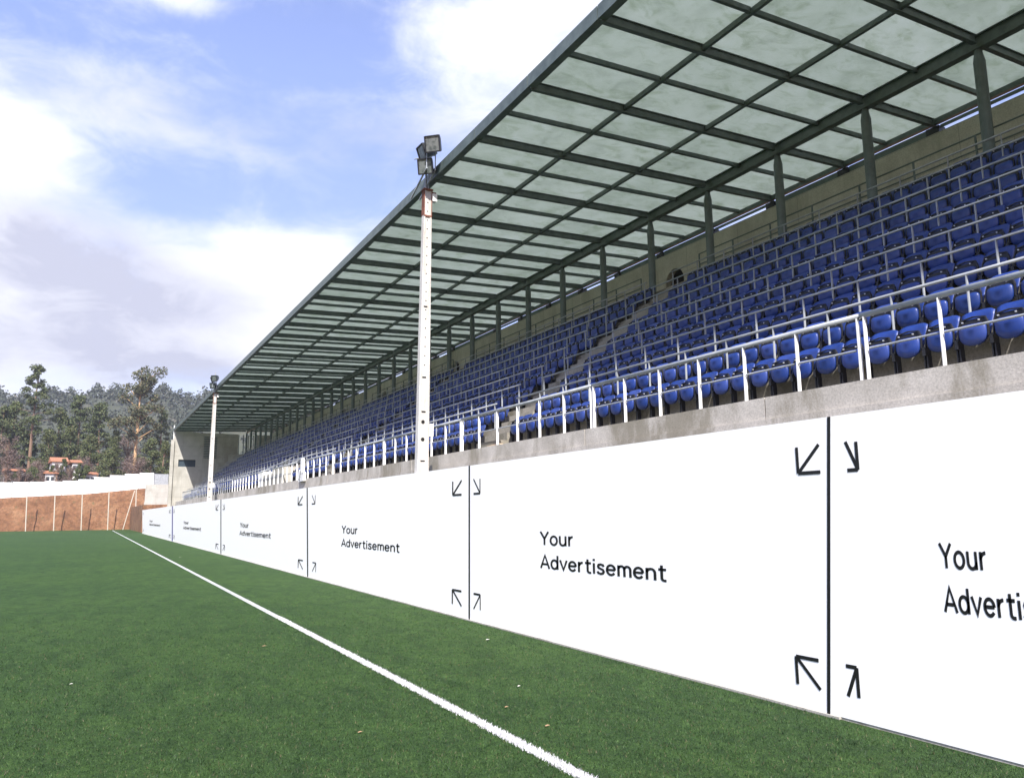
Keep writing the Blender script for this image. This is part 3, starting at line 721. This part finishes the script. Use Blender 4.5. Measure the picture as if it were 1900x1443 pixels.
# ------------------------------------------------------------------ floodlight poles
def rotpt(p, a): return p
def floodlight_pole(y, label, topz=13.25, lean=.030):
    x = 9.20
    t = thing('floodlight_pole', (x, y, 0), label, 'floodlight', 'concrete floodlight poles'); t.rotation_euler = (lean, 0, 0)
    m = MB(); rings = []
    def half(z): return .215-.085*z/topz, .13-.035*z/topz       # half width across (x), half depth (y)
    for z in np.linspace(0, topz, 14):
        w, d_ = half(z); g_ = .03
        rings.append([(-w, -d_, z), (-w*.62, -d_, z), (-w*.50, -d_+g_, z), (w*.5, -d_+g_, z), (w*.62, -d_, z), (w, -d_, z), (w, d_, z), (w*.62, d_, z), (w*.5, d_-g_, z), (-w*.5, d_-g_, z), (-w*.62, d_, z), (-w, d_, z)])
    vs = [p for r in rings for p in r]; n = 12
    fs = [(i*n+k, i*n+(k+1) % n, (i+1)*n+(k+1) % n, (i+1)*n+k) for i in range(len(rings)-1) for k in range(n)] + [tuple(range(n))[::-1], tuple(range((len(rings)-1)*n, len(rings)*n))]
    m.add(vs, fs); m.build('shaft', M_pole, t)
    def hole(mb_): return mb_.build('bolt_hole', M_dark, t)
    for z in np.arange(7.4, topz-.2, .30): w, d_ = half(z); hole(MB().box(-.017, .017, -d_+.022, -d_+.028, z, z+.035))
    for z in (4.35, 5.9, 7.0, 9.3): w, d_ = half(z); hole(MB().box(-w*.42, w*.35, -d_+.020, -d_+.028, z, z+.045))
    for z in (5.05, 5.60): w, d_ = half(z); hole(MB().prism([(-.02+.06*math.cos(a), z+.06*math.sin(a)) for a in np.linspace(0, 2*math.pi, 12, endpoint=False)], 'y', -d_+.018, -d_+.028))
    MB().box(.205, .34, -.1, .08, 5.15, 5.55).build('junction_box', M_white, t)
    w, d_ = half(topz); w += .012; d_ += .012
    c = MB(); zt = topz
    c.box(-w, w, -d_, -d_+.012, zt-.92, zt-.87).box(-w, -w+.03, -d_, d_, zt-.869, zt-.03).box(w-.025, w, -d_, d_, zt-.869, zt-.03).box(-w-.02, w+.02, -d_-.02, d_+.02, zt-.028, zt+.03).box(w, w+.16, -.05, .05, zt-.1, zt-.03)
    c.build('rusty_collar', M_rust, t)
    MB().box(w+.005, w+.17, -.12, .05, zt-.36, zt-.105).build('control_box', M_white, t)
    f = MB(); f.tube([(-.05, .0, zt), (-.05, .0, zt+1.8)], .04, 8); f.tube([(.0, -.1, zt), (.0, -.1, zt+.6)], .02, 6)
    for dx in (-.32, -.02): f.bar((dx, .62, zt-.12), (dx, -.72, zt+.45), .045, .045)
    for a, b in (((-.32, -.70, zt+.43), (-.32, -.70, zt+1.35)), ((-.02, -.70, zt+.43), (-.02, -.70, zt+1.35)), ((-.32, -.70, zt+1.35), (-.02, -.70, zt+1.35)), ((-.32, -.70, zt+1.35), (-.05, 0, zt+.95)), ((-.02, -.70, zt+1.35), (-.05, 0, zt+1.0)), ((-.38, .25, zt+1.1), (.0, -.3, zt+1.1))):
        f.tube([a, b], .02, 6)
    f.build('lamp_frame', M_galv, t)
    # three box floodlights aimed over the pitch (-x) and down
    for (lx, ly, lz, az, tilt, s) in ((-.16, -.95, 1.17, .80, .30, .52), (-.20, -.42, 1.12, .02, .35, .50), (-.20, -.45, .60, .85, .30, .50)):
        b_ = MB(); hs = s/2
        b_.add([(-.18, -hs, -hs), (-.18, hs, -hs), (-.18, hs, hs), (-.18, -hs, hs), (.12, -hs*.72, -hs*.72), (.12, hs*.72, -hs*.72), (.12, hs*.72, hs*.72), (.12, -hs*.72, hs*.72)],
               [(0,1,5,4),(1,2,6,5),(2,3,7,6),(3,0,4,7),(4,5,6,7),(0,3,2,1)])
        b_.box(.122, .30, -hs*.45, hs*.45, -hs*.5, hs*.5)
        ho = b_.build('housing', M_lampgrey, t, (lx, ly, zt+lz)); ho.rotation_euler = (0, -tilt, az)
        MB().box(-.20, -.182, -hs*.86, hs*.86, -hs*.86, hs*.86).build('lens', M_lens, ho)
        rim = MB()
        for q in (-1, 1): rim.box(-.225, -.181, q*hs*.93-.02, q*hs*.93+.02, -hs*.97, hs*.97).box(-.225, -.181, -hs*.9, hs*.9, q*hs*.93-.02, q*hs*.93+.02)
        rim.build('rim', M_black, ho)
floodlight_pole(22.9, 'white concrete floodlight pole nearest the camera, in front of the stand')
floodlight_pole(70.6, 'white concrete floodlight pole far away near the end of the stand')

# ------------------------------------------------------------------ entrance with white walls, far down the front
t = thing('entrance_stair', (10.3, 50.6, SLAB), 'white-walled entrance stair with slanting handrails in the front seat rows', 'stairway')
MB().box(0, .14, 3.1, 3.3, 0, 1.15).box(0, .14, 3.32, 3.75, 0, 1.15).box(0, .14, 3.77, 4.1, 0, 1.12).box(0, 1.6, 4.12, 4.26, 0, 1.12).build('white_wall', M_white, t)
MB().box(.02, .14, -.1, 3.08, 0, .78).build('grey_wall', M_end, t)
MB().box(0, .8, -3.0, -.12, 0, 1.05).build('kiosk', M_end, t)
MB().tube([(.1, 0, .95), (2.6, -4.2, 2.3), (6.2, -9.0, 5.0)], .035, 6).build('handrail', M_galv, t)
MB().tube([(.1, 3.9, 1.1), (1.4, 2.2, 1.8), (3.0, .2, 3.0)], .035, 6).build('handrail', M_galv, t)
# white foam hand leaning on the parapet
def foam_hand():
    o_ = at_y(584, 893, 44.6); y0 = 43.2
    t = thing('foam_hand', (9.93, 41.2, SLAB-.12), 'white foam hand with raised finger hung on the front railing', 'foam hand')
    out = [(-.50, .0), (.52, .02), (.60, .42), (.42, .50), (.25, .48), (.25, 1.02), (.16, 1.22), (.0, 1.24), (-.10, 1.1), (-.12, .62), (-.2, .58), (-.36, .64), (-.62, .4)]
    MB().prism([(-y, z) for y, z in out], 'x', -.10, .05).build('hand', M_white, t)
    l = MB()
    for a, b in (((.12, .40), (-.06, .56)), ((.2, .26), (-.02, .42)), ((.26, .12), (.04, .26)), ((-.30, .36), (-.42, .48)), ((.36, .14), (.1, .06))): l.bar((-.103, a[0], a[1]), (-.103, b[0], b[1]), .045, .01, up=(1, 0, 0))
    l.build('finger_line', M_ink, t)
foam_hand()
# litter
M_leaf = mat('dry litter', (.35, .22, .12), .9); M_pale = mat('pale litter', (.7, .66, .58), .9)
for n_, (px, py, s, m_, lab) in enumerate(((668, 1361, .035, M_leaf, 'brown dry leaf on the turf left of the line, closest to the camera'), (132, 1271, .03, M_pale, 'white scrap lying alone on the turf at the left'),
        (905, 1188, .05, M_pale, 'pale scrap on the turf close to the board joint'), (940, 1314, .035, M_leaf, 'reddish leaf on the turf right of the line'),
        (1016, 1349, .04, M_leaf, 'brown leaf on the turf between line and boards, lowest one'), (490, 1200, .05, M_leaf, 'brown leaf on the turf near the middle of the line'),
        (963, 1275, .03, M_pale, 'tiny pale scrap on the turf below the largest board'), (334, 1034, .09, M_pale, 'pale scrap on the turf beside the far boards'))):
    d = ray(px, py); tt = -CAM_H/d.z; q = Vector((d.x*tt, d.y*tt, 0))
    m = MB(); m.add([(-s, -s*.4, .024), (0, -s*.6, .030), (s, 0, .026), (.2*s, s*.5, .034), (-s*.7, s*.4, .026), (0, 0, .030)], [(0, 1, 5), (1, 2, 5), (2, 3, 5), (3, 4, 5), (4, 0, 5), (0, 4, 3, 2, 1)])
    tag(m.build('litter', m_, None, q), lab, 'litter', 'small litter on the turf')
MB().box(-.3, .3, -.25, .25, 0, .03).box(-.25, .2, -.2, .22, .031, .07)
bx = MB().prism([(-.4, 0), (.35, 0), (.42, .07), (-.3, .1)], 'x', -.2, .15)
tag(bx.build('cardboard', mat('cardboard', (.5, .38, .26), .9), None, (PX+.45, 19.9, SLAB+.002)), 'flattened cardboard scrap at the foot of the first stairway', 'cardboard')

# ------------------------------------------------------------------ far end: earth bank, walls, posts
def interp(x, xs_, ys_): return float(np.interp(x, xs_, ys_))
r2 = np.random.default_rng(5)
bxs = np.linspace(-90, 60, 76)
def banktop(x): return interp(x, [-90, -16, 1, 12, 60], [6.6, 7.2, 8.2, 9.5, 10])
m = MB(); vs = []; nr = 9
for x in bxs:
    for j in range(nr):
        v = j/(nr-1); vs.append((x, 202.0+2.2*v+r2.uniform(-.25, .25), -.1 if j == 0 else banktop(x)*v+r2.uniform(-.15, .15)*(j < nr-1)))
    vs.append((x, 330, banktop(x)+6))
nr += 1
m.add(vs, [(i*nr+j, (i+1)*nr+j, (i+1)*nr+j+1, i*nr+j+1) for i in range(len(bxs)-1) for j in range(nr-1)])
tag(m.build('earth_bank', M_soil, fix=False, smooth=True), kind='structure')
m = MB(); m.prism([(9.3, -.1), (60, -.1), (60, 5.6), (9.3, 5.0)], 'y', 158.5, 201)
tag(m.build('earth_terrace', M_soil), kind='structure')
m = MB().box(9.6, 14.5, 159.0, 159.5, 5.0, 8.75)
m.box(9.5, 14.6, 158.9, 159.0, 5.0, 5.5)
tag(m.build('concrete_block', M_end), 'pale concrete retaining block left of the end of the grandstand', 'retaining wall')
pw = thing('perimeter_wall', (0, 205, 7), 'long white stepped panel wall along the top of the earth bank', 'wall')
edges_px = [-150, -90, -60, -32, -4, 24, 55, 86, 116, 145, 174, 203, 230.5, 258, 285.5]
tops_px = [897, 896.5, 896, 895.5, 894.5, 894, 893.5, 893, 891.5, 889, 885, 881.5, 879, 877]
for i in range(len(tops_px)):
    a = at_y(edges_px[i], 890, 205); b = at_y(edges_px[i+1], 890, 205); tz = at_y((edges_px[i]+edges_px[i+1])/2, tops_px[i], 205).z
    MB().box(a.x+.05, b.x-.05, -.1, .1, banktop(a.x)-.9-7, tz-7).build('wall_panel', M_white, pw)
a = at_y(286, 879, 205.4); b = at_y(312, 879, 205.4)
m = MB(); xx = a.x; i = 0
while xx < b.x: m.box(xx, xx+.2, 205.3+(.06 if i % 2 else 0), 205.45, 8, a.z); xx += .2; i += 1
tag(m.build('corrugated_sheet', M_galv), 'grey corrugated metal fence sheet beside the white panel wall', 'fence sheet')
M_post = mat('weathered post', (.5, .46, .38), .8)
posts = [(48, 975, 51, 899), (100, 976, 103, 899), (151, 976, 153.5, 899), (200, 977, 203, 900), (251, 978, 253, 905)]
for n_, (x0, y0_, x1, y1_) in enumerate(posts):
    b = at_y(x0, y0_, 198); tp = at_y(x1, y1_, 198)
    t = thing('fence_post', (b.x, 198, 0), f'thin pale post in front of the earth bank, {nth(n_+1)} from the left', 'post', 'thin posts in front of the earth bank')
    MB().tube([(0, 0, 0), (tp.x-b.x, 0, tp.z)], .11, 6).build('shaft', M_post, t)
    if n_ == 4:
        q = at_y(228, 978, 198); MB().tube([(q.x-b.x, -.3, 0), (tp.x-b.x-.3, -.1, tp.z-.6)], .10, 6).build('brace', M_post, t)

# ------------------------------------------------------------------ hills, woods, trees, houses
def hill_ex(nt, b):
    w = coords(nt, (1, 1, 1), 'World')
    c = ramp(nt, noise(nt, w, .018, 6, .65), [(.35, (.035, .045, .025)), (.55, (.06, .065, .04)), (.75, (.15, .12, .09))])
    nt.links.new(c, b.inputs['Base Color'])
M_hill = mat('hill soil', (.08, .08, .05), .95, extra=hill_ex)
def leafmat(name, a, b_, c):
    def ex(nt, b):
        gm = nd(nt, 'ShaderNodeNewGeometry'); w = coords(nt, (1, 1, 1), 'World')
        cc = ramp(nt, gm.outputs['Random Per Island'], [(0, a), (.6, b_), (1, c)])
        nt.links.new(cc, b.inputs['Base Color'])
    return mat(name, b_, .75, spec=.2, extra=ex)
M_pine = leafmat('pine needles', (.045, .065, .028), (.085, .105, .045), (.14, .15, .075))
M_euc = leafmat('eucalyptus leaves', (.05, .065, .035), (.10, .105, .055), (.18, .15, .09))
M_bright = leafmat('bright green leaves', (.055, .075, .028), (.095, .115, .042), (.16, .16, .08))
M_bare = leafmat('bare twigs', (.11, .075, .065), (.17, .125, .11), (.23, .18, .155))
M_forest = leafmat('distant wood', (.045, .055, .042), (.075, .085, .065), (.12, .115, .095))
M_bark = mat('pine bark', (.20, .13, .09), .95); M_barkp = mat('pale bark', (.5, .32, .17), .9)

def quads(centres, sizes, rng, name, m, flat=.0):
    n = len(centres); a = rng.normal(size=(n, 3)); a /= np.linalg.norm(a, axis=1)[:, None]
    b = rng.normal(size=(n, 3)); b -= (b*a).sum(1)[:, None]*a; b /= np.linalg.norm(b, axis=1)[:, None]
    s = np.asarray(sizes)[:, None]; c = np.asarray(centres)
    asp = rng.uniform(.45, .9, n)[:, None]
    P_ = np.stack([c-a*s-b*s*asp*.3, c-b*s*asp, c+a*s+b*s*asp*.2, c+b*s*asp], 1).reshape(-1, 3)
    me = bpy.data.meshes.new(name); me.vertices.add(4*n); me.vertices.foreach_set('co', P_.ravel())
    me.loops.add(4*n); me.loops.foreach_set('vertex_index', np.arange(4*n)); me.polygons.add(n)
    me.polygons.foreach_set('loop_start', np.arange(n)*4); me.polygons.foreach_set('loop_total', np.full(n, 4)); me.materials.append(m); me.update()
    return me
# hill as a height field in (bearing, distance)
def hill_h(bear, d):
    b = math.degrees(bear)
    crest = np.interp(b, [-70, -35, -12, -3, 3, 10, 17, 26, 40, 70], [40, 62, 66, 72, 77, 74, 66, 58, 50, 40])
    crest = crest*(1 + .03*math.sin(b*1.9)+.02*math.sin(b*4.7+1))
    t = min(max((d-330)/(560-330), 0), 1); t = t*t*(3-2*t)
    return 14 + (crest-14)*t*(1-.25*max(0, (d-600)/300)) + 1.5*math.sin(d*.05+b)
bears = np.radians(np.linspace(-62, 62, 125)); ds = np.linspace(300, 900, 31)
vs = [(d*math.sin(b), d*math.cos(b), hill_h(b, d) if d > 301 else -1) for b in bears for d in ds]; n = len(ds)
m = MB(); m.add(vs, [(i*n+j, (i+1)*n+j, (i+1)*n+j+1, i*n+j+1) for i in range(len(bears)-1) for j in range(n-1)])
tag(m.build('hill', M_hill, fix=False, smooth=True), kind='structure')
rng = np.random.default_rng(11)
def wood():
    cs = []; ss = []
    for _ in range(12500):
        b = math.radians(rng.uniform(-40, 34)); d = rng.uniform(335, 640)
        if rng.random() < .35: d = rng.uniform(540, 620)
        # cleared strip on the slope to the right
        bd = math.degrees(b)
        if 7.0 < bd < 17 and 380 < d < 455 and rng.random() < .85: continue
        h = rng.uniform(5, 10); w = h*.28; gz = hill_h(b, d)
        x, y = d*math.sin(b), d*math.cos(b); k = 16
        u = rng.random(k); z = gz + h*(.35+.65*u); rr = w*(1.15-u*.8)*rng.uniform(.2, 1, k); th = rng.uniform(0, 6.28, k)
        cs.append(np.stack([x+rr*np.cos(th), y+rr*np.sin(th), z], 1)); ss.append(rng.uniform(.4, 1.0, k))
    me = quads(np.concatenate(cs), np.concatenate(ss), rng, 'distant_wood', M_forest)
    tag(link('distant_wood', me), 'dark green pine wood covering the hill behind the pitch', 'wood', kind='stuff')
wood()
GZ = 9.0
def tree(px, top, Yd, wpx, kind, label, group, base_px=896, trunk_vis=None):
    q = at_y(px, top, Yd); z1 = q.z; x = q.x; z0 = GZ+ (Yd-205)*.05
    H = z1-z0; mpp = Yd/ (FPX*F_.y) * 1.13; W = wpx*mpp/2*{'bushy': .85, 'pine': .95}.get(kind, 1.0)
    lab = label
    t = thing({'pine': 'pine_tree', 'euc': 'eucalyptus_tree', 'bare': 'bare_tree', 'bushy': 'bushy_tree'}[kind], (x, Yd, z0), lab, 'tree', group)
    lean = rng.normal()*.02*H
    r0 = H*.012+.12
    pts = [(lean*(v**2)*.6+math.sin(v*5+px)*.1, 0, H*v*.97) for v in np.linspace(0, 1, 7)]
    tr = MB().tube(pts, [r0*(1-.85*v) for v in np.linspace(0, 1, 7)], 7)
    cs = []; ss = []
    def clump(c, r, n, s, sq=.7):
        n = int(n*2.2); s = s*.62
        g_ = rng.normal(size=(n, 3)); g_ /= np.linalg.norm(g_, axis=1)[:, None]; g_ *= (rng.random(n)**.45)[:, None]*r; g_[:, 2] *= sq
        cs.append(np.array(c)[None]+g_); ss.append(rng.uniform(.6, 1.2, n)*s)
    def axis(v): return np.array([lean*(v**2)*.6+math.sin(v*5+px)*.1, 0, H*v*.97])
    if kind == 'pine':
        v0 = trunk_vis or .38
        for i in range(46):
            v = v0+(1-v0)*(i+rng.random()*.8)/46; u = (v-v0)/(1-v0); a = rng.uniform(0, 6.28)
            rad = W*(1.0*(1-u)**.75+.12)*rng.uniform(.35, 1.05)*(.75 if u < .1 else 1)
            c = axis(v)+np.array([math.cos(a)*rad, math.sin(a)*rad, rad*.12])
            tr.tube([tuple(axis(v)-np.array([0, 0, .3])), tuple(c)], [r0*.22*(1-u*.6), .02], 4)
            clump(c, W*rng.uniform(.17, .3), 60, W*.075+.05, .62)
        clump(axis(.985), W*.16, 50, W*.06, 1.5)
    elif kind == 'euc':
        v0 = trunk_vis or .45
        for i in range(34):
            v = v0+(1-v0)*rng.random()**.8; u = (v-v0)/(1-v0); a = rng.uniform(0, 6.28)
            rad = W*(.95-.35*u)*rng.uniform(.1, 1)
            if .60 < u < .70: rad *= .4
            c = axis(v)+np.array([math.cos(a)*rad+W*.35*(u > .72), math.sin(a)*rad, rad*.2])
            tr.tube([tuple(axis(max(v-.08, .2))), tuple(c)], [r0*.3, .04], 4)
            clump(c, W*rng.uniform(.20, .36), 95, W*.07+.05, .8)
    elif kind == 'bushy':
        for i in range(40):
            v = .12+.86*rng.random(); u = v; a = rng.uniform(0, 6.28)
            rad = W*(1.05*math.sin(min(1, (1.02-u)*1.3)*1.57))*rng.uniform(.15, .95)
            c = axis(v)+np.array([math.cos(a)*rad, math.sin(a)*rad, 0])
            clump(c, W*rng.uniform(.22, .36), 75, W*.07+.06, .85)
            if i % 3 == 0: tr.tube([tuple(axis(max(v-.15, .05))), tuple(c)], [r0*.3, .03], 4)
    else:
        for i in range(40):
            v = .25+.73*rng.random(); a = rng.uniform(0, 6.28); rad = W*(1.1-v*.6)*rng.uniform(.3, 1)
            c = axis(v)+np.array([math.cos(a)*rad, math.sin(a)*rad, rad*.5])
            tr.tube([tuple(axis(max(v-.15, .1))), tuple(c)], [.12, .02], 3)
            clump(c, W*rng.uniform(.2, .35), 34, W*.045+.04, .9)
    tr.build('trunk', M_barkp if kind == 'euc' else M_bark, t, fix=False)
    me = quads(np.concatenate(cs), np.concatenate(ss), rng, 'crown', {'pine': M_pine, 'euc': M_euc, 'bare': M_bare, 'bushy': M_bright}[kind])
    link('crown', me, t)
G1 = 'trees behind the white wall'
TR = [
 (70, 672, 236, 50, 'pine', 'tallest pine with thin open top rising above the ridge on the left', .42),
 (262, 681, 232, 62, 'euc', 'tallest eucalyptus with orange trunk and lopsided top near the stand', .42),
 (30, 742, 246, 56, 'bushy', 'dark bushy tree left of the tallest pine', None),
 (6, 752, 238, 46, 'pine', 'pine cut by the left edge of the photo', .3),
 (112, 750, 248, 50, 'bushy', 'broad green tree just right of the tallest pine', None),
 (150, 733, 252, 52, 'pine', 'tall pine midway between the tallest pine and the eucalyptus', .3),
 (190, 746, 244, 50, 'pine', 'full green pine left of the eucalyptus', .28),
 (216, 796, 234, 34, 'bushy', 'narrow green tree right beside the full pine', None),
 (302, 758, 246, 34, 'pine', 'narrow pine directly behind the end wall of the stand', .25),
 (283, 812, 228, 46, 'bushy', 'low leafy tree at the foot of the eucalyptus, right side', None),
 (238, 806, 240, 46, 'bare', 'leafless brownish tree left of the eucalyptus trunk', None),
 (18, 812, 228, 36, 'bare', 'leafless brownish tree near the left photo edge', None),
 (48, 800, 240, 44, 'pine', 'small pine left of the tall bare pine trunk', .25),
 (92, 795, 234, 44, 'bushy', 'leafy tree above the middle white house', None),
 (134, 786, 238, 48, 'bushy', 'leafy tree above the right orange roof', None),
 (168, 806, 232, 50, 'bushy', 'wide low tree behind the white wall, right of the houses', None),
 (206, 836, 226, 42, 'bushy', 'low shrub-like tree behind the wall below the full pine', None),
 (255, 846, 225, 40, 'bare', 'low bare bush behind the wall below the eucalyptus', None),
 (155, 850, 224, 30, 'bare', 'small bare bush right beside the houses', None),
 (68, 858, 223, 30, 'bare', 'small bare bush between the two groups of houses', None),
 (305, 815, 222, 30, 'bushy', 'low leafy tree touching the corner of the stand', None),
 (60, 866, 214, 26, 'bushy', 'round green shrub left of the two-storey house', None),
 (108, 858, 211, 12, 'bare', 'thin bare sapling right in front of the two-storey house', None),
 (147, 858, 211, 16, 'bushy', 'thin green shrub at the right side of the small orange roofed house', None),
 (38, 866, 211, 14, 'bare', 'thin bare sapling at the right end of the far left house', None),
 (30, 872, 213, 20, 'bushy', 'small green shrub in front of the far left house', None),
 (98, 862, 213, 16, 'bushy', 'small green shrub in front of the two-storey house', None),
 (118, 850, 214, 18, 'bushy', 'slim green shrub between the two-storey and the small house', None),
 (82, 872, 212, 20, 'bare', 'low bare shrub in front of the low white house', None),
 (134, 868, 213, 22, 'bare', 'low bare shrub below the small orange roofed house', None),
 (12, 868, 212, 20, 'bare', 'low bare shrub at the left photo edge behind the wall', None),
 (160, 862, 212, 22, 'bushy', 'low green shrub hiding the house furthest right', None),
 (48, 880, 212, 22, 'bare', 'low bare shrub right of the far left house', None),
 (-40, 730, 245, 60, 'pine', 'tall pine outside the left photo edge', .3),
 (-85, 760, 238, 60, 'bushy', 'bushy tree well outside the left photo edge', None),
 (345, 790, 250, 50, 'pine', 'pine hidden behind the end of the stand', .3),
]
for px, top, Yd, w, kind, lab, tv in TR: tree(px, top, Yd, w, kind, lab, G1, trunk_vis=tv)
# trees one can tell apart along the crest of the hill
for n_, px in enumerate([10, 22, 34, 48, 92, 104, 113, 140, 150, 163, 182, 196, 204, 222, 228, 240, 252, 288, 306, 320, 332, 346, 360, 374]):
    d = ray(px, 740); b = math.atan2(d.x, d.y); dist = 585; x, y = dist*math.sin(b), dist*math.cos(b); gz = hill_h(b, dist)
    h = rng.uniform(8, 15); cs = []; ss = []
    t = thing('ridge_tree', (x, y, gz-1), f'small dark tree on the hill crest, {nth(n_+1)} from the left', 'tree', 'trees on the crest of the hill')
    MB().tube([(0, 0, 0), (.3, 0, h)], [.3, .08], 5).build('trunk', M_bark, t, fix=False)
    for _ in range(7):
        c = np.array([rng.normal()*1.2, rng.normal()*1.2, h*rng.uniform(.62, 1.0)]); g_ = rng.normal(size=(26, 3))*np.array([1.1, 1.1, .7])*.8; cs.append(c[None]+g_); ss.append(rng.uniform(.3, .6, 26))
    link('crown', quads(np.concatenate(cs), np.concatenate(ss), rng, 'crown', M_forest), t)
M_tile = mat('orange roof tiles', (.5, .17, .07), .85, extra=steel_ex((.30, .12, .06), (.44, .20, .11)))
M_wallw = mat('white render', (.72, .71, .68), .85); M_win = mat('dark window', (.04, .05, .06), .25)
def house(px, ytop, ybot, wpx, Yd, label, rz=0.1):
    a = at_y(px-wpx/2, ytop, Yd); b = at_y(px+wpx/2, ybot, Yd); W = b.x-a.x; H = a.z-b.z; zb = b.z
    t = thing('house', ((a.x+b.x)/2, Yd, zb-3), label, 'house', 'white houses with orange roofs', rz)
    hw = W/2*.75; hd = 4.0; wh = 3+H*.55
    w = MB().box(-hw, hw, -hd, hd, 0, wh).build('wall', M_wallw, t)
    m = MB().prism([(-hd-.5, wh), (hd+.5, wh), (hd+.5, wh+.15), (0, wh+H*.22+.3), (-hd-.5, wh+.15)], 'x', -hw-.4, hw+.4)
    m.build('roof', M_tile, t)
    for i in range(3):
        xx = -hw+W*(.2+.3*i); f = MB().box(xx-.32, xx+.32, -hd-.04, -hd-.003, wh-1.6, wh-.7).build('window', M_win, t)
house(25, 868, 884, 44, 217, 'white house with orange roof at the far left behind the wall')
house(108, 842, 878, 32, 219, 'white two-storey house with orange roof between the trees')
house(139, 850, 872, 18, 221, 'small white house with orange roof, right of the two-storey one')
house(92, 870, 892, 26, 215, 'low white house standing just above the white wall')
house(165, 874, 890, 26, 218, 'low white house partly hidden, furthest right of the houses')
hz = MB().box(-860, 860, -30, 940, -1.5, 112)
M_haze = bpy.data.materials.new('haze'); M_haze.use_nodes = True; nt = M_haze.node_tree; nt.nodes.clear()
o_ = nd(nt, 'ShaderNodeOutputMaterial'); pv = nd(nt, 'ShaderNodeVolumePrincipled'); pv.inputs['Color'].default_value = (.86, .92, 1, 1); pv.inputs['Density'].default_value = HAZE; pv.inputs['Anisotropy'].default_value = 0.3
nt.links.new(pv.outputs[0], o_.inputs['Volume'])
tag(hz.build('haze', M_haze), 'thin pale haze in the air over the pitch and hills', 'haze', kind='stuff')
print('faces', sum(len(o.data.polygons) for o in scene.objects if o.type == 'MESH'), 'objects', len(scene.objects))
